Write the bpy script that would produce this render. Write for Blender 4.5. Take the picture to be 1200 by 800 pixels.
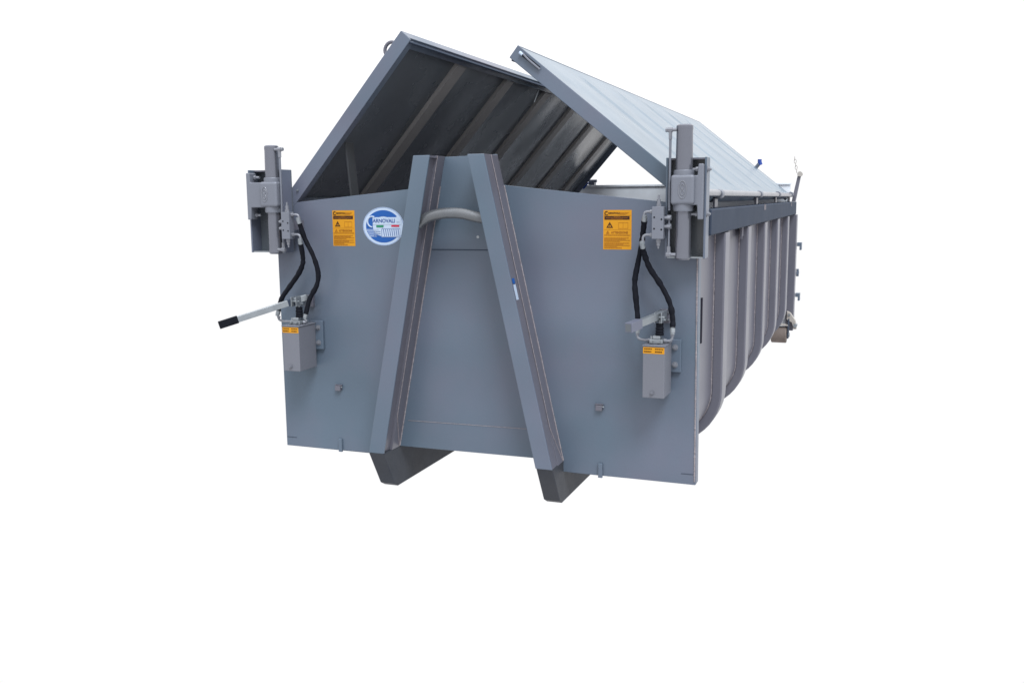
import bpy, bmesh, math, random
from mathutils import Vector, Matrix
random.seed(4)
for o in list(bpy.data.objects): bpy.data.objects.remove(o)
S = bpy.context.scene
COL = S.collection

# ---------------------------------------------------------------- camera, light, exposure
cam_d = bpy.data.cameras.new("camera"); cam = bpy.data.objects.new("camera", cam_d); COL.objects.link(cam)
cr = Vector((0.93554342, 0.35310143, -0.00882531)); cu = Vector((-0.04476698, 0.1433206, 0.9886633)); cf = Vector((-0.35036327, 0.92454237, -0.14988993))
M = Matrix((cr, cu, -cf)).transposed().to_4x4(); M.translation = Vector((2.05751, -4.8013, 1.6640))
cam.matrix_world = M
cam_d.sensor_width = 36; cam_d.lens = 33.23; cam_d.clip_start = 0.05; cam_d.clip_end = 500
S.camera = cam
S.render.resolution_x, S.render.resolution_y = 1024, 682

world = bpy.data.worlds.new("World"); S.world = world; world.use_nodes = True
bg = world.node_tree.nodes['Background']
# white overcast sky: brighter towards the zenith as overcast skies are, pale all the way down
_n = world.node_tree.nodes; _l = world.node_tree.links
_tc = _n.new('ShaderNodeTexCoord'); _sp = _n.new('ShaderNodeSeparateXYZ'); _mr = _n.new('ShaderNodeMapRange')
_l.new(_tc.outputs['Generated'], _sp.inputs[0]); _l.new(_sp.outputs['Z'], _mr.inputs['Value'])
_mr.inputs['From Min'].default_value = 0.0; _mr.inputs['From Max'].default_value = 1.0
_mr.inputs['To Min'].default_value = 1.0; _mr.inputs['To Max'].default_value = 2.3
bg.inputs['Color'].default_value = (1.005, 1.005, 1.02, 1); _l.new(_mr.outputs['Result'], bg.inputs['Strength'])

sun_d = bpy.data.lights.new("sun", 'SUN'); sun_d.energy = 2.9; sun_d.angle = math.radians(22); sun_d.color = (0.93, 0.97, 1.0)
sun = bpy.data.objects.new("sun", sun_d); COL.objects.link(sun)
sun.rotation_euler = Vector((0.36, -0.46, 0.81)).to_track_quat('Z', 'Y').to_euler()

S.view_settings.view_transform = 'Standard'; S.view_settings.look = 'None'
S.view_settings.exposure = 0; S.view_settings.gamma = 1; S.view_settings.use_curve_mapping = False
S.render.engine = 'CYCLES'

# ---------------------------------------------------------------- materials
def mat(name, col, rough=.5, spec=.2, metal=0., var=.07, scale=1.6, bump=.0, bscale=40., rvar=.08, stain_sheen=0., stain_sheen_col=(.2, .19, .18), sscale=3.1, buckle=0.):
    m = bpy.data.materials.new(name); m.use_nodes = True; nt = m.node_tree; N = nt.nodes; L = nt.links
    b = N['Principled BSDF']; b.inputs['Metallic'].default_value = metal
    b.inputs['Specular IOR Level'].default_value = spec
    tc = N.new('ShaderNodeTexCoord')
    n1 = N.new('ShaderNodeTexNoise'); n1.inputs['Scale'].default_value = scale; n1.inputs['Detail'].default_value = 6; n1.inputs['Roughness'].default_value = .6
    L.new(tc.outputs['Object'], n1.inputs['Vector'])
    r1 = N.new('ShaderNodeMapRange'); r1.inputs['From Min'].default_value = .25; r1.inputs['From Max'].default_value = .75
    r1.inputs['To Min'].default_value = 1 - var; r1.inputs['To Max'].default_value = 1 + var
    L.new(n1.outputs['Fac'], r1.inputs['Value'])
    vm = N.new('ShaderNodeVectorMath'); vm.operation = 'SCALE'; vm.inputs[0].default_value = col
    L.new(r1.outputs['Result'], vm.inputs['Scale'])
    out = vm.outputs['Vector']
    if stain_sheen:
        n3 = N.new('ShaderNodeTexNoise'); n3.inputs['Scale'].default_value = sscale; n3.inputs['Detail'].default_value = 5; n3.inputs['Roughness'].default_value = .55
        L.new(tc.outputs['Object'], n3.inputs['Vector'])
        rr = N.new('ShaderNodeMapRange'); rr.inputs['From Min'].default_value = .40; rr.inputs['From Max'].default_value = .66; rr.inputs['To Max'].default_value = stain_sheen
        L.new(n3.outputs['Fac'], rr.inputs['Value'])
        mx = N.new('ShaderNodeMix'); mx.data_type = 'RGBA'; L.new(rr.outputs['Result'], mx.inputs['Factor']); L.new(out, mx.inputs['A']); mx.inputs['B'].default_value = (*stain_sheen_col, 1)
        out = mx.outputs['Result']
    L.new(out, b.inputs['Base Color'])
    r2 = N.new('ShaderNodeMapRange'); r2.inputs['To Min'].default_value = max(.02, rough - rvar); r2.inputs['To Max'].default_value = rough + rvar
    n2 = N.new('ShaderNodeTexNoise'); n2.inputs['Scale'].default_value = scale * 3; n2.inputs['Detail'].default_value = 4
    L.new(tc.outputs['Object'], n2.inputs['Vector']); L.new(n2.outputs['Fac'], r2.inputs['Value']); L.new(r2.outputs['Result'], b.inputs['Roughness'])
    if bump:
        n4 = N.new('ShaderNodeTexNoise'); n4.inputs['Scale'].default_value = bscale; n4.inputs['Detail'].default_value = 3
        L.new(tc.outputs['Object'], n4.inputs['Vector'])
        bp = N.new('ShaderNodeBump'); bp.inputs['Strength'].default_value = bump; bp.inputs['Distance'].default_value = .002
        L.new(n4.outputs['Fac'], bp.inputs['Height'])
        if buckle:      # slight oil-canning of the sheet
            n5 = N.new('ShaderNodeTexNoise'); n5.inputs['Scale'].default_value = 1.3; n5.inputs['Detail'].default_value = 1
            L.new(tc.outputs['Object'], n5.inputs['Vector'])
            b2 = N.new('ShaderNodeBump'); b2.inputs['Strength'].default_value = 1; b2.inputs['Distance'].default_value = buckle
            L.new(n5.outputs['Fac'], b2.inputs['Height']); L.new(b2.outputs['Normal'], bp.inputs['Normal'])
        L.new(bp.outputs['Normal'], b.inputs['Normal'])
    return m
PAINT = mat('grey_paint', (.080, .112, .152), .36, .36, var=.10, scale=.9, bump=.2, bscale=60, stain_sheen=.7, stain_sheen_col=(.112, .108, .150), sscale=.85, buckle=.10)  # purple blotches paint soft reflections into the grey
PAINT_W = mat('warm_lit_grey_paint', (.104, .104, .130), .34, .38, var=.09, bump=.2, bscale=60, stain_sheen=.5, stain_sheen_col=(.092, .098, .128), sscale=1.4)  # same grey paint, tinted with the warm light from the right
LIDP = mat('lid_sheet_paint', (.098, .142, .185), .30, .45, var=.06, buckle=.08, bump=.12, bscale=30)
INNER = mat('inner_sheet_paint', (.092, .104, .120), .27, .5, var=.15, scale=1.1, bump=.08, bscale=20, stain_sheen=.4, stain_sheen_col=(.07, .088, .11), buckle=.07)
LRIB = mat('lid_rib_paint', (.235, .228, .23), .5, .2, var=.1, bump=.1)
TANK = mat('tank_paint', (.125, .132, .158), .42, .3, var=.06, bump=.2, bscale=90)
SKIDP = mat('shaded_scuffed_skid_paint', (.036, .041, .052), .55, .15, var=.15, scale=5, bump=.3, bscale=50, stain_sheen=.4, stain_sheen_col=(.055, .055, .06))  # shade under the body put into the dark colour; blotches are scuffs
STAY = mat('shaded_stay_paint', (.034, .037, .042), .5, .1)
CREV = mat('dark_slot', (.02, .02, .03), .7, .1)
RAILP = mat('dark_reflection_rail_paint', (.034, .045, .068), .6, .04, var=.08, bump=.15)  # rail's dark blue reflection put into the colour
GATE_LIT = mat('sunlit_gate_paint', (.66, .70, .76), .6, .2, var=.08, stain_sheen=.3, stain_sheen_col=(.3, .31, .33))  # tailgate painted near white to look sunlit
CYL = mat('brushed_grey_cylinder', (.150, .158, .190), .24, .5, metal=.6, var=.08, bump=.1, bscale=120)
CAST = mat('cast_metal_paint', (.14, .152, .185), .42, .35, metal=.2, var=.08, bump=.5, bscale=180)
FIT = mat('grey_painted_fitting', (.18, .19, .22), .38, .4, metal=.3, var=.1, scale=20)
ZINC = mat('zinc_steel', (.25, .275, .30), .32, .5, metal=.6, var=.15, scale=14, bump=.2, bscale=160)
BAR = mat('worn_hook_bar', (.135, .152, .175), .27, .5, metal=.5, var=.15, scale=9, bump=.3, bscale=90, stain_sheen=.4, stain_sheen_col=(.10, .09, .08))
WELD = mat('weld_seam', (.22, .20, .215), .5, .4, metal=.2, var=.35, scale=60)
BLACK = mat('black_rubber', (.005, .006, .010), .7, .1, var=.3, scale=30, bump=.5, bscale=140)
YEL = mat('yellow_vinyl', (.46, .205, .003), .42, .3, var=.05, scale=8)
INK = mat('black_ink', (.035, .012, .006), .5, .2, var=.05)
BROWN = mat('brown_ink', (.27, .10, .006), .5, .2, var=.05)
WHITE = mat('white_vinyl', (.36, .44, .56), .4, .3, var=.03)
BLUE = mat('blue_ink', (.006, .070, .28), .4, .3, var=.05)
NAVY = mat('navy_ink', (.03, .07, .22), .4, .3, var=.05)
GREEN = mat('green_ink', (.005, .17, .08), .4, .3, var=.05)
RED = mat('red_ink', (.42, .02, .05), .4, .3, var=.05)
RUSTY = mat('brown_roller_steel', (.14, .115, .105), .6, .2, var=.2, scale=12, stain_sheen=.4, stain_sheen_col=(.11, .07, .05))
CREAM = mat('pale_bracket_paint', (.34, .32, .30), .5, .3, var=.1)
BLUEP = mat('blue_latch_paint', (.015, .05, .25), .4, .4, var=.1)

# ---------------------------------------------------------------- mesh helpers
PRINT = {'fine_print', 'decal_print', 'container_drawing', 'warning_triangle', 'cast_emblem', 'lettering', 'block_port', 'booklet_pictogram', 'pale_wisp'}
def obj(name, bm, m, parent=None, bevel=0., smooth=False, seg=2, loc=None):
    # pieces that do not touch each other become objects of their own
    if parent and name not in PRINT:
        bm.verts.index_update(); seen = {}; isl = []
        for v in bm.verts:
            if v.index in seen: continue
            st = [v]; seen[v.index] = len(isl); vs = []
            while st:
                a = st.pop(); vs.append(a)
                for e in a.link_edges:
                    b_ = e.other_vert(a)
                    if b_.index not in seen: seen[b_.index] = len(isl); st.append(b_)
            isl.append(vs)
        if len(isl) > 1:
            bb = [[min(v.co[i] for v in vs) - .0015 for i in range(3)] + [max(v.co[i] for v in vs) + .0015 for i in range(3)] for vs in isl]
            par = list(range(len(isl)))
            def fnd(i):
                while par[i] != i: i = par[i]
                return i
            for i in range(len(isl)):
                for j in range(i):
                    if all(bb[i][k] <= bb[j][k + 3] and bb[j][k] <= bb[i][k + 3] for k in range(3)): par[fnd(i)] = fnd(j)
            groups = {}
            for i in range(len(isl)): groups.setdefault(fnd(i), []).append(i)
            if len(groups) > 1:
                gl = list(groups.values())
                for g in gl[1:]:
                    keep = {v.index for i in g for v in isl[i]}
                    nb = bm.copy(); nb.verts.ensure_lookup_table(); nb.verts.index_update()
                    bmesh.ops.delete(nb, geom=[v for v in nb.verts if v.index not in keep], context='VERTS')
                    _mk(name, nb, m, parent, bevel, smooth, seg)
                keep = {v.index for i in gl[0] for v in isl[i]}
                bmesh.ops.delete(bm, geom=[v for v in bm.verts if v.index not in keep], context='VERTS')
    o = _mk(name, bm, m, parent, bevel, smooth, seg)
    if name in PRINT: o['kind'] = 'stuff'
    return o
def _mk(name, bm, m, parent, bevel, smooth, seg):
    bmesh.ops.recalc_face_normals(bm, faces=bm.faces[:])
    me = bpy.data.meshes.new(name); bm.to_mesh(me); bm.free()
    if smooth:
        for p in me.polygons: p.use_smooth = True
    o = bpy.data.objects.new(name, me); COL.objects.link(o)
    me.materials.append(m)
    if parent: o.parent = parent
    if bevel:
        b = o.modifiers.new('bevel', 'BEVEL'); b.width = bevel; b.segments = seg; b.limit_method = 'ANGLE'; b.angle_limit = math.radians(35)
        b.harden_normals = False
    if smooth:
        w = o.modifiers.new('wn', 'WEIGHTED_NORMAL'); w.keep_sharp = True
        me.set_sharp_from_angle(angle=math.radians(38))
    return o
def copy(o, off=(0, 0, 0), parent=None, mirror=False):
    c = o.copy(); COL.objects.link(c); c.parent = parent or o.parent
    c.location = o.location + Vector(off)
    return c
def B(): return bmesh.new()
def box(bm, x0, x1, y0, y1, z0, z1):
    v = [bm.verts.new((x, y, z)) for x in (x0, x1) for y in (y0, y1) for z in (z0, z1)]
    for f in ((0, 1, 3, 2), (4, 6, 7, 5), (0, 4, 5, 1), (2, 3, 7, 6), (0, 2, 6, 4), (1, 5, 7, 3)): bm.faces.new([v[i] for i in f])
    return bm
def hexa(bm, a, b):     # a,b: two quads of 4 points each
    va = [bm.verts.new(p) for p in a]; vb = [bm.verts.new(p) for p in b]; n = len(a)
    bm.faces.new(va); bm.faces.new(vb[::-1])
    for i in range(n): bm.faces.new((va[i], va[(i + 1) % n], vb[(i + 1) % n], vb[i]))
    return bm
def prism_y(bm, pts, y0, y1):   # pts in (x,z)
    return hexa(bm, [(x, y0, z) for x, z in pts], [(x, y1, z) for x, z in pts])
def prism_x(bm, pts, x0, x1):   # pts in (y,z)
    return hexa(bm, [(x0, y, z) for y, z in pts], [(x1, y, z) for y, z in pts])
def tube(bm, pts, r, n=10, rr=None, cap=True, closed=False, spline=0):
    pts = [Vector(p) for p in pts]
    if spline:
        q = []; P = pts
        for i in range(len(P) - 1):
            p0 = P[max(i - 1, 0)]; p1 = P[i]; p2 = P[i + 1]; p3 = P[min(i + 2, len(P) - 1)]
            for k in range(spline):
                t = k / spline
                q.append(.5 * ((2 * p1) + (p2 - p0) * t + (2 * p0 - 5 * p1 + 4 * p2 - p3) * t * t + (3 * p1 - p0 - 3 * p2 + p3) * t ** 3))
        q.append(P[-1]); pts = q
    rings = []; nrm = None
    for i, p in enumerate(pts):
        if closed: t = (pts[(i + 1) % len(pts)] - pts[i - 1]).normalized()
        else: t = (pts[min(i + 1, len(pts) - 1)] - pts[max(i - 1, 0)]).normalized()
        if nrm is None: nrm = t.orthogonal().normalized()
        nrm = (nrm - t * nrm.dot(t)).normalized(); bn = t.cross(nrm)
        rad = rr(i, len(pts)) if rr else r
        rings.append([bm.verts.new(p + (nrm * math.cos(a) + bn * math.sin(a)) * rad) for a in (2 * math.pi * k / n for k in range(n))])
    m = len(rings)
    for i in range(m if closed else m - 1):
        A, Bq = rings[i], rings[(i + 1) % m]
        for k in range(n): bm.faces.new((A[k], A[(k + 1) % n], Bq[(k + 1) % n], Bq[k]))
    if cap and not closed: bm.faces.new(rings[0][::-1]); bm.faces.new(rings[-1])
    return bm
def cyl(bm, a, b, r, n=24): return tube(bm, [a, b], r, n)
def lathe(bm, c, prof, n=32, axis='Z'):   # prof (r, h) list
    rings = []
    for r, h in prof:
        ring = []
        for k in range(n):
            a = 2 * math.pi * k / n
            p = {'Z': (r * math.cos(a), r * math.sin(a), h), 'Y': (r * math.cos(a), h, r * math.sin(a)), 'X': (h, r * math.cos(a), r * math.sin(a))}[axis]
            ring.append(bm.verts.new(Vector(c) + Vector(p)))
        rings.append(ring)
    for A, Q in zip(rings, rings[1:]):
        for k in range(n): bm.faces.new((A[k], A[(k + 1) % n], Q[(k + 1) % n], Q[k]))
    bm.faces.new(rings[0][::-1]); bm.faces.new(rings[-1])
    return bm
def bolt(bm, p, d, r=.009, h=.008, washer=True):   # hex bolt head
    p = Vector(p); d = Vector(d).normalized()
    if washer: tube(bm, [p, p + d * .003], r * 1.45, 14)
    tube(bm, [p + d * .003, p + d * (h + .003)], r, 6)
    tube(bm, [p + d * (h + .003), p + d * (h + .010)], r * .5, 8)
    return bm
def bead(parent, pts, r=.005, step=.011, name='weld_bead'):
    q = []
    for a, b in zip(pts, pts[1:]):
        a = Vector(a); b = Vector(b); n = max(2, int((b - a).length / step * 2))
        for i in range(n): q.append(a.lerp(b, i / n))
    q.append(Vector(pts[-1]))
    rnd = random.Random(len(q))
    rad = [r * (1.12 if i % 2 else .8) * rnd.uniform(.8, 1.25) for i in range(len(q))]
    bm = B(); tube(bm, q, r, 6, rr=lambda i, n: rad[i])
    return obj(name, bm, WELD, parent, smooth=True)

# ================================================================ the container
ROOT = bpy.data.objects.new('hook_lift_container', None); COL.objects.link(ROOT)
ROOT['label'] = 'long grey steel hook-lift waste container with both roof lids raised open'
ROOT['category'] = 'container'
LEN = 5.70

# ---- front wall
bm = B()
prism_y(bm, [(-1.248, .174), (-.50, .178), (-.17, 1.738), (-.30, 1.724), (-1.13, 1.648), (-1.252, 1.628)], 0, .008)
LEFTP = obj('front_panel', bm, PAINT, ROOT, bevel=.002)
LEFTP['label'] = 'flat front sheet left of the hook frame'
bm = B()
prism_y(bm, [(.52, .176), (1.256, .172), (1.246, 1.618), (1.055, 1.640), (.30, 1.722), (.13, 1.742)], 0, .008)
RIGHTP = obj('front_panel', bm, PAINT, ROOT, bevel=.002)
RIGHTP['label'] = 'flat front sheet right of the hook frame'
bm = B()      # centre plate between columns, rising above the side sheets
prism_y(bm, [(-.482, .2365), (.50, .238), (.16, 1.897), (-.145, 1.889)], -.002, .012)
CENTRE = obj('centre_plate', bm, PAINT, ROOT, bevel=.002)
bm = B(); box(bm, -.235, .12, -.0045, -.002, 1.3815, 1.3865); obj('plate_seam', bm, RAILP, CENTRE)
bead(CENTRE, [(-.41, -.003, .394), (.475, -.003, .402)], r=.0015, name='plate_weld')
bm = B(); tube(bm, [(.045, -.004, 1.455), (.045, .0, 1.455)], .008, 12); obj('rivet', bm, ZINC, CENTRE)
# edge returns of the front wall
for s in (-1, 1):
    bm = B()
    x0, x1 = (1.238, 1.2575) if s > 0 else (-1.2525, -1.238)
    hexa(bm, [(x0, .0085, .172), (x1, .0085, .172), (x1, .075, .172), (x0, .075, .172)],
         [(x0 - .010 * (s > 0), .0085, 1.612), (x1 - .010 * (s > 0), .0085, 1.612), (x1 - .010 * (s > 0), .075, 1.612), (x0 - .010 * (s > 0), .075, 1.612)])
    obj('panel_edge', bm, PAINT, RIGHTP if s > 0 else LEFTP, bevel=.003)
bead(RIGHTP, [(1.251, -.001, .19), (1.243, -.001, 1.36)], r=.0042, step=.014)
# light folded lip along the lower edge
for P, (x0, x1) in ((LEFTP, (-1.245, -.56)), (RIGHTP, (.57, 1.25))):
    bm = B(); box(bm, x0, x1, .008, .06, .172, .180); obj('bottom_lip', bm, PAINT, P)
    bm = B(); rx = (x0, x0 + .07) if x0 < 0 else (x1 - .07, x1)
    box(bm, rx[0], rx[1], -.0018, 0, .2275, .2300); obj('plate_seam', bm, RAILP, P)

# small clips and tabs on the front wall
for x, z, P in ((-.862, .558, LEFTP), (.739, .552, RIGHTP)):
    bm = B(); box(bm, x - .020, x + .016, -.022, 0, z - .016, z + .014); box(bm, x - .026, x + .022, -.012, 0, z + .015, z + .020)
    c = obj('lashing_clip', bm, PAINT_W, P, bevel=.003)
    bm = B(); tube(bm, [(x + .016, -.012, z + .006), (x + .026, -.012, z + .006)], .004, 8); obj('clip_pin', bm, ZINC, P)
for x, z, P in ((-.865, .213, LEFTP), (.745, .210, RIGHTP)):
    bm = B(); box(bm, x - .012, x + .012, -.014, 0, z - .045, z + .035)
    obj('bottom_tab', bm, PAINT, P, bevel=.003)

# ---- A-frame columns
def column(xt, xb, w, inner):      # outer-left x at top / bottom, inner=+1 if the inner side faces +x
    zt, zb, zt2 = 1.892, .238, 1.900
    def X(z): return xt + (xb - xt) * (zt - z) / (zt - zb)
    yf = -.20
    bm = B()   # front flange plate
    hexa(bm, [(X(zb), yf, zb), (X(zb) + w, yf, zb), (X(zb) + w, yf + .012, zb), (X(zb), yf + .012, zb)],
         [(X(zt), yf, zt), (X(zt) + w, yf, zt), (X(zt) + w, yf + .012, zt), (X(zt), yf + .012, zt)])
    c = obj('column', bm, PAINT, ROOT, bevel=.004)
    # webs: the rear half is a flat bar welded to the wall, the front half a channel set in from it
    for side in (0, 1):
        is_open = (side == 1 and inner > 0) or (side == 0 and inner < 0)
        ins = .016 if is_open else .0035
        x0 = lambda z: X(z) + (w - .010 - ins if side else ins)
        x1 = lambda z: x0(z) + .010
        bm = B(); ya, yb = yf + .0125, -.1
        hexa(bm, [(x0(zb), ya, zb), (x1(zb), ya, zb), (x1(zb), yb, zb), (x0(zb), yb, zb)], [(x0(zt), ya, zt), (x1(zt), ya, zt), (x1(zt), yb, zt), (x0(zt), yb, zt)])
        obj('front_web', bm, PAINT_W, c, bevel=.001)
        tb = .032 if is_open else .012
        x0b = lambda z: X(z) + (w - tb if side else .0005)
        x1b = lambda z: x0b(z) + tb
        bm = B(); ya, yb = -.1, -.003; zl = .236
        hexa(bm, [(x0b(zl), ya, zl), (x1b(zl), ya, zl), (x1b(zl), yb, zl), (x0b(zl), yb, zl)], [(x0b(zt), ya, zt), (x1b(zt), ya, zt), (x1b(zt), yb, zt), (x0b(zt), yb, zt)])
        obj('rear_web', bm, PAINT_W, c, bevel=.001)
        xs = (lambda z: x1b(z) + .001) if side else (lambda z: x0b(z) - .001)
        bead(c, [(xs(.44), -.101, .44), (xs(zt), -.101, zt)], r=.0022, step=.02)
        if side: bead(c, [(xs(.44), -.101, .44), (xs(.24), -.012, .24)], r=.0022, step=.02)
        bead(c, [(xs(.24), -.005, .24), (xs(1.73), -.005, 1.73)], r=.004, step=.016)
    bm = B(); hexa(bm, [(X(zt) + .006, yf + .013, zt - .012), (X(zt) + w - .003, yf + .013, zt - .012), (X(zt) + w - .003, -.004, zt - .012), (X(zt) + .006, -.004, zt - .012)],
                   [(X(zt) + .006, yf + .013, zt - .006), (X(zt) + w - .003, yf + .013, zt - .006), (X(zt) + w - .003, -.004, zt - .006), (X(zt) + .006, -.004, zt - .006)])
    obj('column_cap', bm, PAINT_W, c)
    return c, X
CL, XL = column(-.240, -.566, .097, +1); CL['label'] = 'left upright of the hook frame'
CR, XR = column(.072, .440, .094, -1); CR['label'] = 'right upright of the hook frame'
# hook bar (arched round bar)
bm = B()
hp = [(-.245, -.140, 1.528), (-.225, -.145, 1.545), (-.185, -.150, 1.565), (-.13, -.155, 1.580), (-.06, -.155, 1.588), (.02, -.152, 1.584), (.10, -.145, 1.566), (.17, -.135, 1.555), (.215, -.120, 1.552)]
tube(bm, hp, .029, 20, spline=6)
HB = obj('hook_bar', bm, BAR, ROOT, smooth=True)
bm = B(); box(bm, .215, .228, -.16, -.075, 1.520, 1.592); obj('bar_end_plate', bm, PAINT_W, HB, bevel=.004)
bm = B(); box(bm, -.205, -.165, -.15, -.005, 1.585, 1.593)
obj('hook_bracket', bm, PAINT_W, HB, bevel=.002)

# ---- skids (long runner beams with bevelled nose)
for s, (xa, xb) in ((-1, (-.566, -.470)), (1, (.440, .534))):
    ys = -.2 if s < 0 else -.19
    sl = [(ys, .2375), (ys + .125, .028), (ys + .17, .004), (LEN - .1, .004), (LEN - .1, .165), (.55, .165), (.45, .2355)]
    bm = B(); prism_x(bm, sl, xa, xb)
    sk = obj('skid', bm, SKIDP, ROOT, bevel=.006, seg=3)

# ---- body: curved side walls, floor, rails, ribs
def prof(r, xo, zt, n=14):
    cx, cz = .98, .56
    return [(xo, zt)] + [(cx + r * math.cos(a), cz - r * math.sin(a)) for a in (math.pi / 2 * k / n for k in range(n + 1))]
def sheet(pts_out, pts_in, y0, y1, sx):
    bm = B(); n = len(pts_out)
    A = [[bm.verts.new((x * sx, y, z)) for x, z in P] for P in (pts_out, pts_in) for y in (y0, y1)]
    o0, o1, i0, i1 = A
    for k in range(n - 1):
        bm.faces.new((o0[k], o0[k + 1], o1[k + 1], o1[k])); bm.faces.new((i0[k], i1[k], i1[k + 1], i0[k + 1]))
        bm.faces.new((o0[k], i0[k], i0[k + 1], o0[k + 1])); bm.faces.new((o1[k], o1[k + 1], i1[k + 1], i1[k]))
    bm.faces.new((o0[0], o1[0], i1[0], i0[0])); bm.faces.new((o0[-1], i0[-1], i1[-1], o1[-1]))
    return bm
RIBY = [.560 + 1.048 * i for i in range(5)]
for sx in (1, -1):
    w = obj('side_wall', sheet(prof(.26, 1.24, 1.50), prof(.253, 1.233, 1.50), .012, LEN - .08, sx), PAINT_W, ROOT, smooth=True)
    w['label'] = 'curved right side sheet' if sx > 0 else 'curved left side sheet'
    for y in RIBY:
        rb = obj('side_rib', sheet(prof(.322, 1.302, 1.466, 12), prof(.2605, 1.2405, 1.466, 12), y, y + .168, sx), PAINT_W, w, smooth=True, bevel=.010, seg=3)
        if sx > 0:
            pr_ = [(x + .001, y - .001, z) for x, z in prof(.26, 1.242, 1.46, 9)[:7]]
            bead(w, pr_, r=.0042, step=.02)
    bm = B(); x0, x1 = (1.205, 1.306)
    if sx < 0: x0, x1 = -x1, -x0
    box(bm, x0, x1, .02 if sx > 0 else .012, LEN, 1.468, 1.600)
    rl = obj('top_rail', bm, RAILP, ROOT, bevel=.008, seg=3)
    if sx > 0:
        for y in (2.50, 2.56, 5.0):
            bm = B(); box(bm, 1.306, 1.311, y, y + .012, 1.56, 1.60); obj('rail_weld', bm, WELD, rl)
        bm = B(); box(bm, 1.27, 1.274, 1.42, 1.60, 1.405, 1.468); box(bm, 1.27, 1.285, 1.42, 1.43, 1.39, 1.468)
        obj('rail_bracket', bm, PAINT_W, rl, bevel=.002)
        bm = B(); box(bm, 1.241, 1.249, .14, .16, .90, 1.14); obj('drain_slot', bm, CREV, w)
bm = B(); box(bm, -.985, .985, .012, LEN - .08, .296, .304); obj('floor_plate', bm, PAINT_W, ROOT)
for y in [.6 + 1.048 * i for i in range(5)]:
    bm = B(); box(bm, -.9, .9, y, y + .08, .17, .2955); obj('cross_member', bm, PAINT_W, ROOT)

# ---- rear: posts, tailgate, hinges, roller
for sx in (1, -1):
    bm = B(); x0, x1 = sorted((1.245 * sx, 1.325 * sx)); box(bm, x0, x1, 5.55, LEN, .245, 1.467)
    p = obj('rear_post', bm, PAINT_W, ROOT, bevel=.006)
    if sx > 0:
        bm = B()
        for z in (1.14, .60):
            box(bm, 1.326, 1.372, 5.70, 5.79, z - .01, z + .03); box(bm, 1.352, 1.372, 5.70, 5.79, z - .05, z - .01)
        obj('gate_hinge', bm, PAINT, p, bevel=.003)
        bm = B(); box(bm, 1.326, 1.352, 5.70, 5.79, .83, .86); cyl(bm, (1.34, 5.72, .81), (1.34, 5.72, .89), .014, 12); obj('gate_latch', bm, PAINT, p, bevel=.002)
        bm = B(); prism_y(bm, [(1.262, .46), (1.300, .44), (1.352, .36), (1.366, .27), (1.335, .27), (1.315, .34), (1.262, .37)], 5.49, 5.545)
        k = obj('lock_claw', bm, CREAM, p, bevel=.004)
        bm = B(); cyl(bm, (1.352, 5.47, .31), (1.352, 5.56, .31), .02, 12); cyl(bm, (1.286, 5.48, .42), (1.286, 5.56, .42), .013, 12); obj('claw_pin', bm, ZINC, p)
        bm = B(); hexa(bm, [(1.262, 5.60, 1.602), (1.30, 5.60, 1.602), (1.30, 5.68, 1.602), (1.262, 5.68, 1.602)], [(1.318, 5.62, 1.90), (1.352, 5.62, 1.90), (1.352, 5.66, 1.90), (1.318, 5.66, 1.90)])
        lb = obj('gate_lug', bm, PAINT_W, p, bevel=.005)
        bm = B(); cyl(bm, (1.335, 5.59, 1.885), (1.335, 5.69, 1.885), .026, 16); obj('lug_pin', bm, CREAM, p)
        bm = B()
        zz = 1.92
        for i in range(5):
            c = Vector((1.300 - .006 * i, 5.64, zz + .032 * i)); pts = []
            for kk in range(14):
                a = 2 * math.pi * kk / 14; d = Vector((math.cos(a) * .011, 0, math.sin(a) * .021)) if i % 2 else Vector((0, math.cos(a) * .011, math.sin(a) * .021))
                pts.append(c + d)
            tube(bm, pts, .0035, 6, closed=True)
        obj('pale_wisp', bm, CREAM, p, smooth=True)  # links stand in for a pale frayed leftover, not a real chain
bm = B(); box(bm, -1.235, 1.24, LEN - .07, LEN - .01, .25, 1.775)
TG = obj('tailgate', bm, GATE_LIT, ROOT, bevel=.004)
for x in (-.9, -.3, .3, .9):
    bm = B(); box(bm, x - .04, x + .04, LEN - .0095, LEN + .05, .26, 1.74); obj('gate_rib', bm, PAINT, TG, bevel=.005)
bm = B(); box(bm, -1.24, 1.245, LEN - .085, LEN + .02, 1.776, 1.80); obj('gate_top_rail', bm, GATE_LIT, TG, bevel=.004)
bm = B(); box(bm, -.955, -.885, 5.62, 5.70, 1.801, 1.835); tube(bm, [(-.955, 5.64, 1.845), (-.86, 5.64, 1.845)], .017, 12); obj('gate_catch', bm, PAINT, TG, bevel=.003)
bm = B(); tube(bm, [(-1.01, 5.60, 1.765), (-.955, 5.60, 1.83)], .016, 10); obj('catch_handle', bm, BLUEP, TG, smooth=True)
for sx in (1, -1):
    bm = B(); x0, x1 = (1.13, 1.283) if sx > 0 else (-1.283, -1.13)
    lathe(bm, (0, 5.30, .235), [(.078, x0), (.085, x0 + .008), (.085, x1 - .008), (.078, x1)], 32, 'X')
    ro = obj('rear_roller', bm, RUSTY, ROOT, smooth=True)
    bm = B(); cyl(bm, (x0 - .03, 5.30, .235), (x1 + .03, 5.30, .235), .022, 14); obj('roller_axle', bm, ZINC, ro)
    bm = B()
    for xx in (x0 - .02, x1 + .008): box(bm, xx, xx + .012, 5.255, 5.345, .20, .40)
    obj('roller_bracket', bm, RAILP, ro, bevel=.003)
    bm = B(); box(bm, x0 - .02, x1 + .015, 5.25, 5.35, .335, .345); obj('roller_guard', bm, CREAM, ro)

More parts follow.
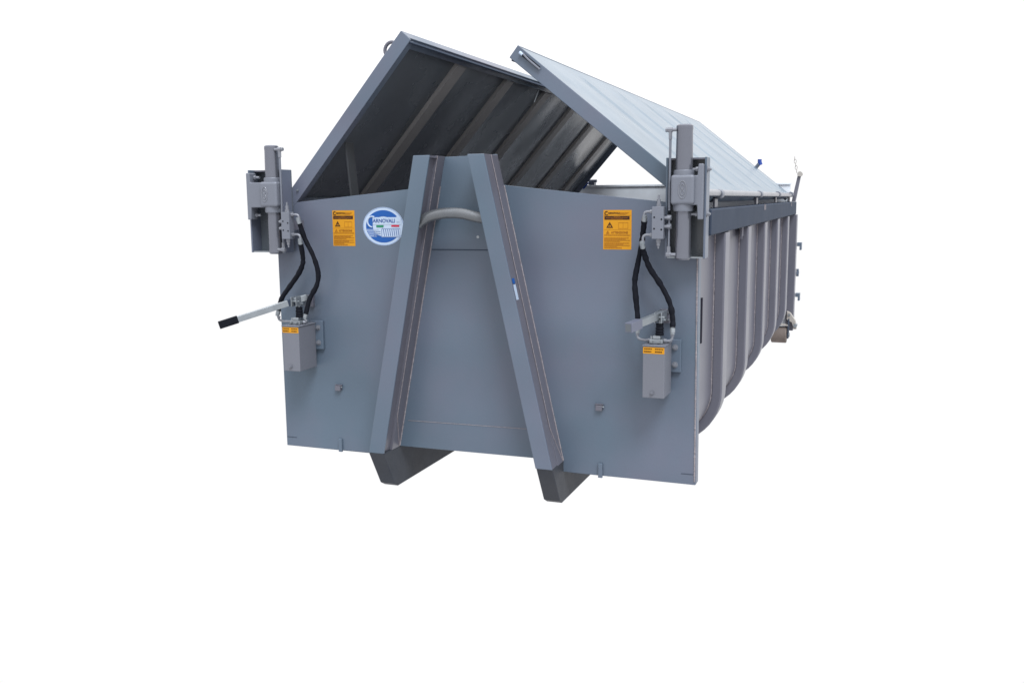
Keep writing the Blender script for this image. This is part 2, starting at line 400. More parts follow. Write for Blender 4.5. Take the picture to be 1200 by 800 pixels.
# ---- hinge tubes along both rails
for sx in (1, -1):
    bm = B(); cyl(bm, (1.262 * sx, -.06, 1.681), (1.262 * sx, 5.70, 1.668), .020, 16)
    t = obj('hinge_tube', bm, CYL, ROOT, smooth=True)
    for y in (.5, 2.50, 4.0, 5.42):
        bm = B(); box(bm, *sorted((1.235 * sx, 1.248 * sx)), y, y + .10, 1.601, 1.655); obj('tube_bracket', bm, PAINT_W, t, bevel=.003)
        bm = B(); cyl(bm, (1.262 * sx, y + .01, 1.675), (1.262 * sx, y + .085, 1.675), .027, 16); obj('tube_collar', bm, CAST, t, smooth=True, bevel=.003)

# ---- lids (hinged roof leaves): local frame u = along leaf from hinge, n = outward normal
def lid(hx, hz, fx, fz, label, stays=True):
    h = Vector((hx, 0, hz)); f = Vector((fx, 0, fz)); u = (f - h); W = u.length; u.normalize()
    n = Vector((-u.z, 0, u.x)) if hx > 0 else Vector((u.z, 0, -u.x))
    n = n if n.z > 0 else -n
    sgn = 1
    def P(a, y, c): return h + u * a + n * c + Vector((0, y, 0))
    def lb(bm, a0, a1, y0, y1, c0, c1):
        return hexa(bm, [P(a0, y0, c0), P(a1, y0, c0), P(a1, y1, c0), P(a0, y1, c0)], [P(a0, y0, c1), P(a1, y0, c1), P(a1, y1, c1), P(a0, y1, c1)])
    Ly0, Ly1 = 0.004, LEN - .13
    # pressed sheet: flat with trapezoid ribs standing outward (seen as channels from inside)
    ribs = [.80 + .853 * i for i in range(6)]
    ys = [Ly0 + .004]; cs = [-.012]
    for y in ribs:
        ys += [y - .05, y, y + .11, y + .160]; cs += [-.012, -.030, -.030, -.012]
    ys.append(Ly1 - .004); cs.append(-.012)
    bm = B(); AA = (.03, .075, .15, W - .19, W - .10, W - .013); top = []; bot = []
    for y, c in zip(ys, cs):
        dep = [0, 0, 1, 1, 0, 0]
        top.append([bm.verts.new(P(a, y, -.002 + (-.0085 * k if c == -.030 else 0))) for a, k in zip(AA, dep)])
        bot.append([bm.verts.new(P(a, y, -.006 + (-.0085 * k if c == -.030 else 0))) for a, k in zip(AA, dep)])
    nA = len(AA)
    for i in range(len(ys) - 1):
        for e in range(nA - 1):
            bm.faces.new((top[i][e], top[i][e + 1], top[i + 1][e + 1], top[i + 1][e])); bm.faces.new((bot[i][e], bot[i + 1][e], bot[i + 1][e + 1], bot[i][e + 1]))
        for e in (0, nA - 1): bm.faces.new((top[i][e], top[i + 1][e], bot[i + 1][e], bot[i][e]))
    for q in (0, -1):
        for e in range(nA - 1): bm.faces.new((top[q][e], bot[q][e], bot[q][e + 1], top[q][e + 1]))
    L = obj('lid', bm, LIDP, ROOT, bevel=.012, seg=2); L.modifiers['bevel'].angle_limit = math.radians(8); L['label'] = label
    # inner ribs: closed flat bars over each pressed channel
    for y in ribs:
        bm = B(); lb(bm, .035, W - .06, y - .010, y + .125, -.050, -.0195); obj('lid_rib', bm, LRIB, L, bevel=.002)
    # inner lining: darker inside face
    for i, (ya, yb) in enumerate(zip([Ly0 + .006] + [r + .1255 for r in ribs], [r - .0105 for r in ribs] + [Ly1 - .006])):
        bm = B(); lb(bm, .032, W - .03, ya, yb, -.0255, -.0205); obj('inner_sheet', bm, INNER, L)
    # frame
    bm = B(); lb(bm, 0.0, W, Ly0 - .006, Ly0 + .004, -.078, 0.0); fr = obj('front_frame', bm, PAINT, L, bevel=.0035, seg=3)
    bm = B(); lb(bm, 0.02, W - .012, Ly0 + .0045, Ly0 + .05, -.077, -.070); obj('frame_flange', bm, PAINT, L)
    bm = B(); lb(bm, 0.0, W, Ly1 - .004, Ly1 + .006, -.078, 0.0); obj('rear_frame', bm, PAINT, L, bevel=.0035)
    bm = B(); lb(bm, W - .012, W, Ly0 + .0045, Ly1 - .0045, -.060, 0.0); obj('free_edge_frame', bm, PAINT, L, bevel=.003)
    bm = B(); lb(bm, W - .062, W - .0125, Ly0 + .0055, Ly1 - .006, -.062, -.052); obj('edge_flange', bm, PAINT, L, bevel=.003)
    bm = B(); lb(bm, W - .024, W - .013, Ly0 + .0055, Ly1 - .006, -.085, -.0625); obj('edge_bar', bm, RAILP, L, bevel=.002)
    bm = B(); lb(bm, 0.0, .028, Ly0 + .0045, Ly1 - .0045, -.055, -.004); obj('hinge_frame', bm, PAINT, L, bevel=.003)
    # flat stays reaching down to the rail
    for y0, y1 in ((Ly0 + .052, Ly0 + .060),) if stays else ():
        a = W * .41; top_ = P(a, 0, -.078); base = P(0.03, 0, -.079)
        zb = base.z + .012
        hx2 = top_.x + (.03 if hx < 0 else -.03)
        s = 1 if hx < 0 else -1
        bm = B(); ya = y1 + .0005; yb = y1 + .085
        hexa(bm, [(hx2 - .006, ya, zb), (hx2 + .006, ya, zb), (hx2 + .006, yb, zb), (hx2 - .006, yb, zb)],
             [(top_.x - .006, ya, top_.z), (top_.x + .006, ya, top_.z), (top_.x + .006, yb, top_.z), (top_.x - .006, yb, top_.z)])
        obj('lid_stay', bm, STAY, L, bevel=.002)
    # latch on the rear edge
    q = P(W * .37, Ly1 + .01, 0)
    bm = B(); tube(bm, [q - n * .02, q + n * .045], .020, 8); o = obj('lid_latch', bm, PAINT, L, bevel=.003)
    bm = B(); tube(bm, [q + n * .045 - u * .02, q + n * .065 + u * .01, q + n * .085 + u * .025], .021, 10); obj('latch_handle', bm, BLUEP, L, smooth=True)
    bm = B(); bolt(bm, P(.10, Ly0 - .0055, -.042), (0, -1, 0), .007, .005, False); obj('frame_bolt', bm, ZINC, L)
    return L, P, W, u, n
LL, PL, WL, uL, nL = lid(-1.190, 1.672, -.394, 2.573, 'raised left roof lid showing its ribbed underside')
LR, PR, WR, uR, nR = lid(1.250, 1.672, .286, 2.454, 'raised right roof lid showing its pressed top sheet', False)
# lifting ring on the outer face of the left lid, near the free corner
bm = B(); c = PL(WL - .125, .05, .012); pts = []
for k in range(24):
    a = 2 * math.pi * k / 24; pts.append(c + uL * math.cos(a) * .040 + nL * math.sin(a) * .034)
tube(bm, pts, .010, 10, closed=True); obj('lifting_ring', bm, PAINT_W, LL, smooth=True)
# slot and hook bar on the front end of the right lid
bm = B(); tube(bm, [PR(WR - .045, -.006, -.022), PR(WR - .17, -.006, -.022)], .009, 10)
obj('frame_slot', bm, BLACK, LR)
bm = B(); tube(bm, [PR(WR - .05, -.014, -.016), PR(WR - .10, -.018, -.022), PR(WR - .18, -.012, -.024)], .0055, 8, spline=4)
obj('slot_handle', bm, CAST, LR, smooth=True)
bm = B(); tube(bm, [PR(WR - .036, -.0135, -.022), PR(WR - .058, -.0155, -.022)], .0085, 10); obj('slot_opening', bm, WHITE, LR)
# support strut inside left lid
bm = B(); tube(bm, [PL(WL - .07, 2.32, -.05), PL(WL - .16, 2.30, -.09)], .006, 8); obj('lid_strut', bm, ZINC, LL)

# ---- rotary hydraulic actuators
def actuator(cx, xl, xr, sx):
    yc = -.105; z0, z1 = 1.360, 1.853 if sx > 0 else 1.838
    bm = B(); box(bm, xl, xr, -.014, -.006, z0, z1)
    A = obj('actuator_mount', bm, INNER, ROOT, bevel=.002)
    A['label'] = 'open steel channel holding the %s lid drive' % ('right' if sx > 0 else 'left')
    for x0, x1 in ((xl - .0005, xl + .010), (xr - .010, xr + .0005)):
        bm = B(); box(bm, x0, x1, -.105, -.0145, z0, z1); obj('mount_flange', bm, PAINT, A, bevel=.002)
    bm = B(); box(bm, xl + .0105, xr - .0105, -.060, -.0145, z1 - .010, z1 - .001); obj('mount_top', bm, PAINT_W, A)
    bm = B(); box(bm, xl + .0105, xr - .0105, -.100, -.0145, z0 + .001, z0 + .008); obj('mount_bottom', bm, ZINC, A)
    bm = B(); box(bm, xl + .03, xr - .03, -.0055, .03, z0 + .1, z1 - .26); obj('mount_spacer', bm, PAINT_W, A)
    # cylinder
    zt = 2.010 if sx > 0 else 1.975
    bm = B(); lathe(bm, (cx, yc, 0), [(.034, zt), (.0405, zt - .006), (.0415, zt - .022), (.040, zt - .028), (.0425, 1.79), (.0425, 1.62), (.0385, 1.598), (.0385, 1.385), (.0395, 1.380), (.0395, 1.362), (.033, 1.354)], 40)
    Cq = obj('hydraulic_cylinder', bm, CYL, ROOT, smooth=True); Cq['label'] = '%s upright rotary cylinder that swings the lid' % ('right' if sx > 0 else 'left')
    bm = B(); lathe(bm, (cx, yc, 0), [(.048, 1.792), (.051, 1.786), (.051, 1.600), (.048, 1.592)], 40); obj('cylinder_collar', bm, CAST, Cq, smooth=True)
    # body block with arm to the outer flange
    xo = xr - .0105 if sx > 0 else xl + .0105
    s = sx
    zt2, zb2 = (1.765, 1.622)
    pts = [(cx - s * .05, zt2), (cx + s * .055, zt2), (xo - s * .028, zt2), (xo - s * .024, 1.820), (xo, 1.820), (xo, 1.552), (xo - s * .024, 1.552), (xo - s * .028, zb2), (cx + s * .055, zb2), (cx - s * .05, zb2)]
    bm = B(); prism_y(bm, pts, yc - .036, yc + .03)
    bb = obj('gear_housing', bm, CAST, Cq, bevel=.005, seg=3)
    bm = B(); prism_y(bm, [(cx - .055, 1.768), (cx + .060, 1.768), (cx + .060, 1.625), (cx - .055, 1.625)], yc - .058, yc)
    obj('housing_boss', bm, CAST, Cq, bevel=.014, seg=4)
    bm = B(); ex = cx + (.004 if sx > 0 else -.030); ez = 1.697; ey = yc - .0588; pts = []
    if sx < 0: ex = cx - .02
    for k in range(28):
        a = 2 * math.pi * k / 28; pts.append((ex + .019 * math.cos(a), ey, ez + .042 * math.sin(a)))
    tube(bm, pts, .0024, 6, closed=True)
    for q in (-.0145, .0145):
        tube(bm, [(ex + .008 * math.cos(a), ey, ez + q + .0115 * math.sin(a)) for a in (2 * math.pi * k / 14 for k in range(14))], .0022, 6, closed=True)
    obj('cast_emblem', bm, FIT, Cq, smooth=True)
    # bolts through outer flange
    for z in (1.794, 1.578):
        bm = B(); xe = xr + .0008 if sx > 0 else xl - .0008
        bolt(bm, (xe, -.085, z), (s, 0, 0), .011, .010)
        xi = xo - s * .0245
        tube(bm, [(xi, -.100, z), (xi - s * .040, -.100, z)], .0075, 10); tube(bm, [(xi - s * .006, -.100, z), (xi - s * .018, -.100, z)], .0125, 6)
        obj('flange_bolt', bm, FIT, Cq)
    # top and bottom side ports with pipes running to the valve block
    px = cx - .066 if sx > 0 else cx + .068
    vx = 1.077 if sx > 0 else -1.079
    vz0, vz1 = (1.458, 1.616) if sx > 0 else (1.443, 1.596)
    zt3 = zt - .025
    qx = px
    bm = B(); d = 1 if px < cx else -1
    tube(bm, [(cx - d * .035, yc - .02, zt3), (px - d * .018, yc - .02, zt3)], .0085, 12)
    tube(bm, [(px + d * .010, yc - .02, zt3), (px - d * .012, yc - .02, zt3)], .0125, 6)
    tube(bm, [(px - d * .013, yc - .02, zt3), (px - d * .024, yc - .02, zt3)], .0105, 6)
    tube(bm, [(px, yc - .02, zt3 - .008), (px, yc - .02, zt3 - .045)], .0095, 6)
    obj('banjo_fitting', bm, FIT, Cq)
    bm = B()
    tube(bm, [(px, yc - .02, zt3 - .040), (px, yc - .022, vz1 - .02)], .0062, 12)
    tube(bm, [(px, yc - .022, vz1 - .055), (px, yc - .022, 1.395)], .0056, 12)
    obj('hydraulic_pipe', bm, CAST, Cq, smooth=True)
    bm = B()
    tube(bm, [(cx - d * .030, yc - .022, 1.380), (px - d * .010, yc - .022, 1.380)], .0088, 12); tube(bm, [(px + d * .012, yc - .022, 1.380), (px - d * .012, yc - .022, 1.380)], .0125, 6)
    tube(bm, [(px, yc - .022, 1.386), (px, yc - .022, 1.420)], .0095, 6)
    obj('banjo_fitting', bm, FIT, Cq)
    # valve block
    bx0, bx1 = (vx - .034, vx + .024) if sx > 0 else (vx - .028, vx + .026)
    yv = (-.165, -.115)
    bm = B(); box(bm, bx0, bx1, yv[0], yv[1], vz0, vz1)
    V = obj('valve_block', bm, CAST, ROOT, bevel=.002)
    vm_ = (bx0 + bx1) / 2; ym = sum(yv) / 2
    bm = B(); tube(bm, [(vm_, ym, vz1), (vm_, ym, vz1 + .014)], .013, 6); tube(bm, [(vm_, ym, vz1 + .014), (vm_, ym, vz1 + .036)], .0095, 12); tube(bm, [(vm_, ym, vz1 + .036), (vm_, ym, vz1 + .056)], .005, 8); obj('relief_screw', bm, FIT, V)
    bm = B(); tube(bm, [(vm_, ym, vz0), (vm_, ym, vz0 - .018)], .012, 6); tube(bm, [(vm_, ym, vz0 - .018), (vm_, ym, vz0 - .034)], .009, 10); tube(bm, [(vm_, ym, vz0 - .034), (vm_, ym, vz0 - .048)], .0045, 8); obj('relief_screw', bm, FIT, V)
    bm = B()
    for hx_, hz_ in ((bx0 + .012, vz1 - .052), (bx0 + .012, vz0 + .050), (bx1 - .010, vz1 - .062), (bx1 - .010, vz0 + .046)):
        tube(bm, [(hx_, yv[0] - .0008, hz_), (hx_, yv[0] + .002, hz_)], .0045, 12)
    obj('block_port', bm, BLACK, V)
    bm = B()
    for hz_ in (vz1 - .055, vz0 + .060):     # short connectors between block and pipe
        e0, e1 = (bx1, px + .010) if sx > 0 else (px - .012, bx0)
        tube(bm, [(e0, ym, hz_), (e1, ym, hz_)], .008, 10); tube(bm, [(px - .010, yc - .022, hz_), (px + .012, yc - .022, hz_)], .0135, 6)
    obj('block_connector', bm, FIT, V)
    bm = B()
    box(bm, bx0 + .01, bx1 - .01, yv[1], .0, vz0 + .05, vz1 - .05); obj('block_standoff', bm, PAINT_W, V)
    return V, (bx0, bx1, ym, vz0, vz1)
VR, vr = actuator(1.187, 1.098, 1.297, 1)
VL, vl = actuator(-1.192, -1.362, -1.128, -1)

# ---- hoses
def hose(pts, label, r=.0138):
    rnd = random.Random(label)
    bm = B(); jit = [1 + rnd.uniform(-.10, .13) for _ in range(400)]
    tube(bm, pts, r, 14, spline=9, rr=lambda i, n: r * jit[i // 3] * (1 + .05 * math.sin(i * 1.3)))
    h = obj('hydraulic_hose', bm, BLACK, ROOT, smooth=True); h['label'] = label
    for a, b in ((pts[0], pts[1]), (pts[-1], pts[-2])):
        a = Vector(a); b = Vector(b); d = (a - b).normalized()
        bm = B(); tube(bm, [a - d * .004, a + d * .022], .0135, 14); tube(bm, [a + d * .022, a + d * .032], .0115, 6); obj('hose_ferrule', bm, ZINC, h, smooth=False)
    return h
def elbow(p0, p1, p2, parent, r=.0068):
    bm = B(); p0, p1, p2 = map(Vector, (p0, p1, p2))
    q = [p0, p0.lerp(p1, .6), p1.lerp((p0 + p2) / 2, .25), p1.lerp(p2, .4), p2]
    tube(bm, q, r, 12, spline=5); d = (p1 - p0).normalized(); tube(bm, [p0, p0 + d * .014], r * 1.6, 6)
    d2 = (p2 - p1).normalized(); tube(bm, [p2 - d2 * .010, p2], r * 1.5, 6)
    obj('elbow_fitting', bm, FIT, parent, smooth=True)
hz = -.12
hose([(.999, -.135, 1.545), (.989, -.115, 1.489), (.979, -.10, 1.433), (.957, -.09, 1.326), (.942, -.085, 1.239), (.950, -.09, 1.152), (.962, -.10, 1.065), (.965, -.11, 1.010)], 'inner hose of the right pump')
hose([(.994, -.140, 1.415), (1.000, -.115, 1.369), (1.024, -.10, 1.305), (1.079, -.09, 1.221), (1.123, -.09, 1.136), (1.142, -.10, 1.055), (1.144, -.11, 1.010)], 'outer hose of the right pump')
hose([(-1.005, -.135, 1.535), (-.988, -.11, 1.441), (-.944, -.10, 1.344), (-.922, -.09, 1.246), (-.936, -.09, 1.172), (-.979, -.10, 1.096), (-1.003, -.11, 1.008)], 'inner hose of the left pump')
hose([(-1.002, -.135, 1.415), (-1.008, -.11, 1.343), (-1.018, -.10, 1.295), (-1.059, -.09, 1.233), (-1.128, -.09, 1.152), (-1.172, -.10, 1.09), (-1.190, -.11, 1.020)], 'outer hose of the left pump')
elbow((vr[0], vr[2], 1.590), (1.000, -.14, 1.592), (.999, -.137, 1.562), VR); elbow((vr[0], vr[2], 1.476), (.995, -.142, 1.478), (.994, -.141, 1.438), VR)
elbow((vl[1], vl[2], 1.580), (-1.008, -.138, 1.582), (-1.006, -.136, 1.556), VL); elbow((vl[1], vl[2], 1.467), (-1.004, -.138, 1.470), (-1.0025, -.136, 1.438), VL)

# ---- hand pumps
def text(body, size, mat_, parent, x, y, z, align='LEFT', bold=0., name='lettering', sxx=1.0, rz=0):
    cu_ = bpy.data.curves.new(name, 'FONT'); cu_.body = body; cu_.size = size; cu_.align_x = align; cu_.offset = bold; cu_.extrude = .0002; cu_.resolution_u = 3
    to = bpy.data.objects.new(name, cu_); COL.objects.link(to)
    bpy.context.view_layer.update()
    dg = bpy.context.evaluated_depsgraph_get(); me = bpy.data.meshes.new_from_object(to.evaluated_get(dg)); me.name = name
    bpy.data.objects.remove(to)
    T = Matrix.Translation((x, y, z)) @ Matrix.Rotation(math.radians(90), 4, 'X') @ Matrix.Rotation(rz, 4, 'Z') @ Matrix.Diagonal((sxx, 1, 1, 1))
    me.transform(T)
    me.materials.clear(); me.materials.append(mat_)
    o = bpy.data.objects.new(name, me); COL.objects.link(o); o.parent = parent
    return o
def pump(x0, x1, z0, z1, lever, side):
    yf, yb = -.200, -.022
    xm = (x0 + x1) / 2
    bm = B(); box(bm, x0, x1, yf, yb, z0, z1)
    T = obj('hand_pump', bm, TANK, ROOT, bevel=.003)
    T['label'] = '%s hydraulic hand pump with steel oil tank' % ('left' if side < 0 else 'right')
    bm = B(); box(bm, x0 - .004, x1 + .004, yf - .004, yb + .002, z1, z1 + .006); obj('tank_lid', bm, TANK, T, bevel=.002)
    bm = B(); box(bm, x0 - .012, x1 + .048, -.021, -.0, z0 + .105, z0 + .275); obj('mounting_plate', bm, PAINT, T, bevel=.003)
    for zz in (z0 + .145, z0 + .235):
        bm = B(); bolt(bm, (x1 + .018, -.021, zz), (0, -1, 0), .011, .010); obj('mounting_bolt', bm, FIT, T)
    bm = B(); bolt(bm, (xm - .005, yf, z0 + .028), (0, -1, 0), .010, .005, False); obj('drain_plug', bm, TANK, T)
    # decal
    bm = B(); box(bm, x0 + .001, x1 - .001, yf - .0012, yf - .0002, z1 - .036, z1 - .004); d = obj('pump_decal', bm, YEL, T)
    bm = B(); rnd = random.Random(side)
    for xx, ww in ((x0 + .006, .034), (x0 + .062, .034)):
        for zz, hh in ((z1 - .015, .005), (z1 - .029, .006)):
            x = xx
            while x < xx + ww:
                l = rnd.uniform(.004, .009); box(bm, x, x + l, yf - .0018, yf - .0012, zz, zz + hh); x += l + .0018
    obj('decal_print', bm, INK, T)
    # pump head
    zt = z1 + .0065; hy = -.120
    bm = B(); box(bm, xm - .034, xm + .034, hy - .035, hy + .035, zt, zt + .022); box(bm, xm - .018, xm + .020, hy - .028, hy + .025, zt + .022, zt + .040)
    obj('pump_head', bm, ZINC, T, bevel=.004, seg=3)
    bm = B(); bolt(bm, (xm - .02, hy - .035, zt + .011), (0, -1, 0), .007, .006, False); bolt(bm, (xm + .018, hy - .035, zt + .011), (0, -1, 0), .006, .006, False)
    tube(bm, [(xm - .024, hy - .02, zt + .022), (xm - .024, hy - .02, zt + .038)], .007, 6); obj('pump_head_bolt', bm, ZINC, T)
    bx = xm + .012
    bm = B(); lathe(bm, (bx, hy, 0), [(.021, zt + .040), (.022, zt + .050), (.0185, zt + .054), (.022, zt + .062), (.0185, zt + .068), (.022, zt + .076), (.018, zt + .082), (.020, zt + .100)], 20); obj('piston_boot', bm, BLACK, T, smooth=True)
    a, b = Vector(lever[0]), Vector(lever[1])
    # yoke: two plates with pins
    bm = B()
    for dx in (-.019, .014): box(bm, a.x - .0 + dx, a.x + dx + .005, -.155, -.02, a.z - .035, a.z + .020)
    obj('lever_yoke', bm, ZINC, T, bevel=.002)
    bm = B(); box(bm, a.x - .016, a.x + .046, -.022, -.0005, a.z - .05, a.z + .022); obj('yoke_plate', bm, PAINT_W, T, bevel=.002)
    bm = B()
    for yy, zz in ((-.135, a.z - .006), (-.10, a.z - .024)): tube(bm, [(a.x - .03, yy, zz), (a.x + .03, yy, zz)], .006, 10)
    for xx, zz in ((.028, .008), (.028, -.03)): bolt(bm, (a.x + xx, -.022, a.z + zz), (0, -1, 0), .006, .004, False)
    obj('yoke_pin', bm, ZINC, T)
    bm = B(); tube(bm, [(bx, hy, zt + .09), (bx, hy, a.z)], .006, 10); obj('piston_rod', bm, ZINC, T)
    # square lever tube
    d = (b - a).normalized(); a = a - d * .05; up = Vector((0, 0, 1)); sd = d.cross(up).normalized(); up2 = sd.cross(d)
    def sq(bm, p, q, h0, h1=None):
        r1 = [p + sd * i * h0 + up2 * j * h0 * 1.25 for i, j in ((-1, -1), (1, -1), (1, 1), (-1, 1))]
        r2 = [q + sd * i * h0 + up2 * j * h0 * 1.25 for i, j in ((-1, -1), (1, -1), (1, 1), (-1, 1))]
        return hexa(bm, r1, r2)
    Lh = .0140
    if side < 0:
        bm = B(); sq(bm, a, b, Lh); lv = obj('pump_lever', bm, ZINC, T, bevel=.002)
        bm = B(); sq(bm, b - d * .105, b + d * .005, Lh + .003); obj('lever_grip', bm, BLACK, T, bevel=.003)
        bm = B(); sq(bm, a + d * .075, a + d * .115, Lh + .0008); obj('lever_socket', bm, RAILP, T, bevel=.002)
    else:
        bm = B(); sq(bm, a, b, Lh)
        # hollow open end
        lv = obj('pump_lever', bm, ZINC, T, bevel=.0015)
        bm = B(); sq(bm, b - d * .11, b, Lh + .0045); obj('lever_socket', bm, PAINT, T, bevel=.0015)
        bm = B(); sq(bm, b - d * .02, b + d * .0008, Lh + .0005); obj('socket_opening', bm, INNER, T)
    return T, zt, xm, hy
TR, zr, xmr, hyr = pump(1.014, 1.124, .664, .926, ((1.078, -.10, 1.072), (.992, -.42, 1.046)), 1)
TLp, zl, xml, hyl = pump(-1.108, -.998, .682, .942, ((-1.055, -.10, 1.088), (-1.400, -.385, .962)), -1)
elbow((xmr - .034, hyr, zr + .012), (.968, -.115, zr + .014), (.965, -.111, .978), TR); elbow((xmr + .034, hyr, zr + .012), (1.142, -.115, zr + .014), (1.144, -.111, .978), TR)
elbow((xml - .034, hyl, zl + .012), (-1.186, -.115, zl + .012), (-1.190, -.111, .988), TLp); elbow((xml + .034, hyl, zl + .012), (-1.004, -.115, zl + .008), (-1.003, -.111, .975), TLp)

# ---- yellow warning stickers
def warn(x0, x1, z0, z1, label):
    Wd, H = x1 - x0, z1 - z0; y = -.001
    bm = B(); box(bm, x0, x1, y, -.0002, z0, z1); st = obj('warning_sticker', bm, YEL, ROOT); st['label'] = label
    rnd = random.Random(7)
    def r(m, u0, u1, v0, v1, name='sticker_print'):
        bm = B(); box(bm, x0 + u0 * Wd, x0 + u1 * Wd, y - .0008, y, z0 + v0 * H, z0 + v1 * H); return obj(name, bm, m, st)
    r(INK, .04, .93, .755, .845, 'black_band')
    def lines(m, rows):
        bm = B()
        for u0, u1, v, h in rows:
            u = u0
            while u < u1:
                l = rnd.uniform(.02, .065); l = min(l, u1 - u)
                box(bm, x0 + u * Wd, x0 + (u + l) * Wd, y - .0013, y - .0002, z0 + v * H, z0 + (v + h) * H); u += l + .012
        return obj('fine_print', bm, m, st)
    lines(BROWN, [(.38, .60, .820, .010), (.10, .86, .792, .012), (.27, .68, .768, .008)])
    lines(BROWN, [(.58, .90, .925, .010), (.58, .86, .905, .010), (.58, .80, .885, .008), (.03, .97, .862, .004)])
    # company line: C and lettering
    bm = B(); pts = [(x0 + (.115 + .06 * math.cos(a)) * Wd, y - .0012, z0 + (.918 + .044 * math.sin(a)) * H) for a in (math.radians(45 + 270 * k / 14) for k in range(15))]
    tube(bm, pts, .0022, 6); obj('sticker_print', bm, INK, st)
    text('ARNOVALI', Wd * .088, INK, st, x0 + .17 * Wd, y - .0012, z0 + .90 * H, bold=.0004, sxx=.95)
    # warning triangles
    def tri(u, v, s, m):
        bm = B(); cx, cz = x0 + u * Wd, z0 + v * H
        P_ = [(cx + s * math.cos(a), cz + s * math.sin(a)) for a in (math.radians(90), math.radians(210), math.radians(330))]
        I_ = [(cx + s * .52 * math.cos(a), cz + s * .52 * math.sin(a)) for a in (math.radians(90), math.radians(210), math.radians(330))]
        for k in range(3):
            j = (k + 1) % 3
            hexa(bm, [(P_[k][0], y - .0012, P_[k][1]), (P_[j][0], y - .0012, P_[j][1]), (I_[j][0], y - .0012, I_[j][1]), (I_[k][0], y - .0012, I_[k][1])],
                 [(P_[k][0], y, P_[k][1]), (P_[j][0], y, P_[j][1]), (I_[j][0], y, I_[j][1]), (I_[k][0], y, I_[k][1])])
        obj('warning_triangle', bm, m, st)
        text('!', s * 1.0, m, st, cx, y - .0012, cz - s * .36, 'CENTER', bold=s * .03)
    tri(.23, .60, .0205, INK); tri(.16, .425, .011, BROWN)
    bm = B(); 
    for u0, u1, v0, v1 in ((.54, .545, .53, .68), (.70, .705, .53, .68), (.87, .875, .53, .68), (.54, .875, .68, .687), (.54, .875, .53, .537)):
        box(bm, x0 + u0 * Wd, x0 + u1 * Wd, y - .001, y, z0 + v0 * H, z0 + v1 * H)
    obj('booklet_pictogram', bm, BROWN, st)
    r(BROWN, .03, .97, .500, .504)
    text('ATTENZIONE', Wd * .105, BROWN, st, x0 + .28 * Wd, y - .0012, z0 + .405 * H, bold=.0006, sxx=.92)
    lines(BROWN, [(.04, .96, .352, .022), (.04, .90, .285, .016), (.04, .80, .255, .016), (.04, .95, .225, .016), (.04, .60, .195, .016), (.04, .93, .155, .016), (.04, .72, .127, .016), (.04, .95, .095, .016), (.04, .50, .068, .016), (.04, .66, .030, .020)])
warn(-.868, -.722, 1.398, 1.602, 'yellow warning sticker left of the round blue logo')
warn(.752, .902, 1.395, 1.598, 'yellow warning sticker beside the right valve block')

# ---- round blue logo sticker
cx, cz, R0 = -.546, 1.511, .116
def disc(name, m, r, y0, y1, parent, a0=0, a1=360, rin=0, c=(cx, cz), sz=1., n=64):
    bm = B(); k = n
    out = [(c[0] + r * math.cos(a), c[1] + sz * r * math.sin(a)) for a in (math.radians(a0 + (a1 - a0) * i / k) for i in range(k + (0 if a1 - a0 == 360 else 1)))]
    if rin:
        inn = [(c[0] + rin * math.cos(a), c[1] + sz * rin * math.sin(a)) for a in (math.radians(a0 + (a1 - a0) * i / k) for i in range(k + 1))]
        out2 = [(c[0] + r * math.cos(a), c[1] + sz * r * math.sin(a)) for a in (math.radians(a0 + (a1 - a0) * i / k) for i in range(k + 1))]
        for i in range(k):
            hexa(bm, [(out2[i][0], y0, out2[i][1]), (out2[i + 1][0], y0, out2[i + 1][1]), (inn[i + 1][0], y0, inn[i + 1][1]), (inn[i][0], y0, inn[i][1])],
                 [(out2[i][0], y1, out2[i][1]), (out2[i + 1][0], y1, out2[i + 1][1]), (inn[i + 1][0], y1, inn[i + 1][1]), (inn[i][0], y1, inn[i][1])])
    else: hexa(bm, [(x, y0, z) for x, z in out], [(x, y1, z) for x, z in out])
    return obj(name, bm, m, parent)
LG = disc('logo_sticker', WHITE, R0, -.0012, -.0002, ROOT); LG['label'] = 'round blue and white maker sticker'
disc('sticker_ring', BLUE, .1135, -.0018, -.0011, LG, rin=.1122)
disc('blue_letter_ring', BLUE, .098, -.0020, -.0011, LG, a0=38, a1=322, rin=.060)
bm = B(); box(bm, -.645 + .0, -.572, -.0026, -.0021, 1.492, 1.494)
for i, (w_) in enumerate((.060, .058, .052, .045)):
    z = 1.484 - i * .0115; box(bm, -.640 + i * .004, -.640 + i * .004 + w_, -.0026, -.0021, z, z + .0045)
obj('sticker_stripe', bm, WHITE, LG)
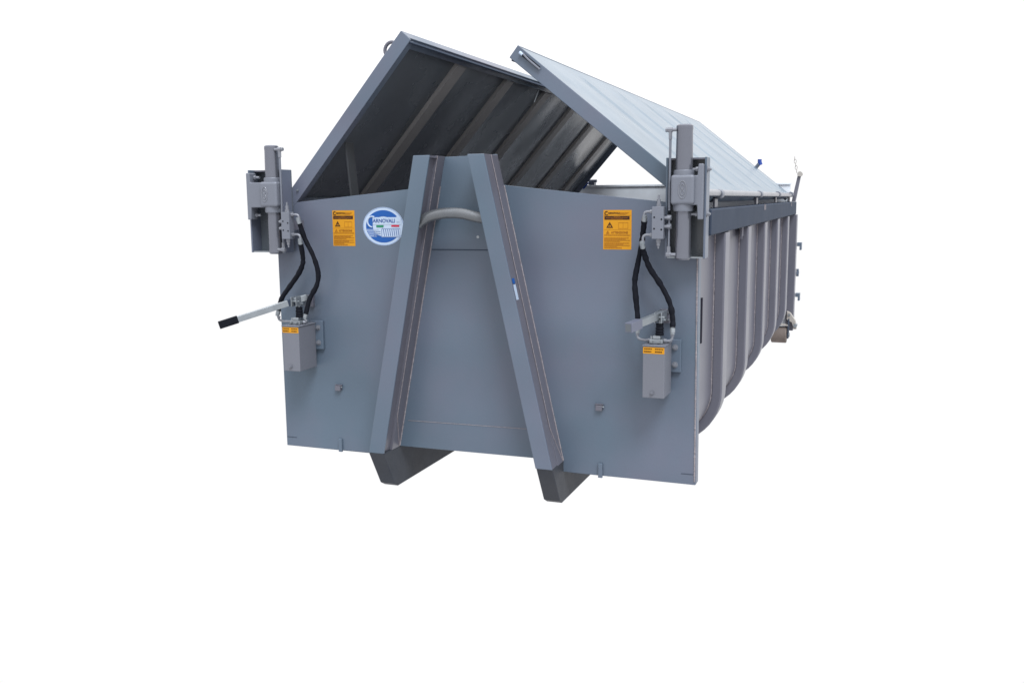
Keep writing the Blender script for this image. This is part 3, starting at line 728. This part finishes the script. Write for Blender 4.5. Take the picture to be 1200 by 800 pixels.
# hook shape: white open C with long tail
bm = B(); pts = [(cx - .062 + .026 * math.cos(a), -.0027, cz + .028 + .032 * math.sin(a)) for a in (math.radians(60 + 210 * k / 16) for k in range(17))]
tube(bm, pts, .0042, 8); obj('hook_emblem', bm, WHITE, LG)
bm = B(); box(bm, -.605, -.446, -.0029, -.0023, 1.522, 1.566); obj('name_band', bm, WHITE, LG)
text('ARNOVALI', .032, NAVY, LG, -.604, -.0036, 1.534, bold=.0009, sxx=.80); text('s.r.l.', .011, NAVY, LG, -.470, -.0036, 1.534)
bm = B(); box(bm, -.585, -.544, -.0035, -.0030, 1.506, 1.518); obj('flag_green', bm, GREEN, LG)
bm = B(); box(bm, -.500, -.456, -.0035, -.0030, 1.509, 1.520); obj('flag_red', bm, RED, LG)
bm = B(); box(bm, -.556, -.452, -.0030, -.0024, 1.446, 1.500); obj('container_drawing', bm, WHITE, LG)
bm = B()
for i in range(8): 
    x = -.547 + i * .0118; hexa(bm, [(x, -.0034, 1.494), (x + .0035, -.0034, 1.494), (x + .0085, -.0034, 1.452), (x + .005, -.0034, 1.452)], [(x, -.0031, 1.494), (x + .0035, -.0031, 1.494), (x + .0085, -.0031, 1.452), (x + .005, -.0031, 1.452)])
box(bm, -.555, -.453, -.0034, -.0031, 1.495, 1.4975); box(bm, -.553, -.455, -.0034, -.0031, 1.447, 1.449); box(bm, -.556, -.5535, -.0034, -.0031, 1.452, 1.495)
obj('container_drawing', bm, NAVY, LG)
bm = B()
rnd = random.Random(3)
for k in range(3):
    for q in range(4): box(bm, -.600 + q * .010, -.593 + q * .010, -.0032, -.0025, 1.478 - k * .013, 1.4815 - k * .013)
obj('fine_print', bm, NAVY, LG)

LG.scale = (1.13, 1, .935); LG.location = (-.537 - cx * 1.13, 0, cz * (1 - .935))

# ---- narrow maker label on the right column's outer side
def Xs(z): return XR(z) + .094 + .0008 - .0035
bm = B(); z0, z1 = 1.135, 1.215
hexa(bm, [(Xs(z0), -.176, z0), (Xs(z0) + .001, -.176, z0), (Xs(z0) + .001, -.142, z0), (Xs(z0), -.142, z0)], [(Xs(z1), -.176, z1), (Xs(z1) + .001, -.176, z1), (Xs(z1) + .001, -.142, z1), (Xs(z1), -.142, z1)])
nl = obj('column_label', bm, WHITE, ROOT); nl['label'] = 'small white label with a blue mark on the right upright'
bm = B(); z0, z1 = 1.219, 1.247
hexa(bm, [(Xs(z0), -.178, z0), (Xs(z0) + .0014, -.178, z0), (Xs(z0) + .0014, -.144, z0), (Xs(z0), -.144, z0)], [(Xs(z1), -.178, z1), (Xs(z1) + .0014, -.178, z1), (Xs(z1) + .0014, -.144, z1), (Xs(z1), -.144, z1)])
obj('label_mark', bm, BLUE, nl)
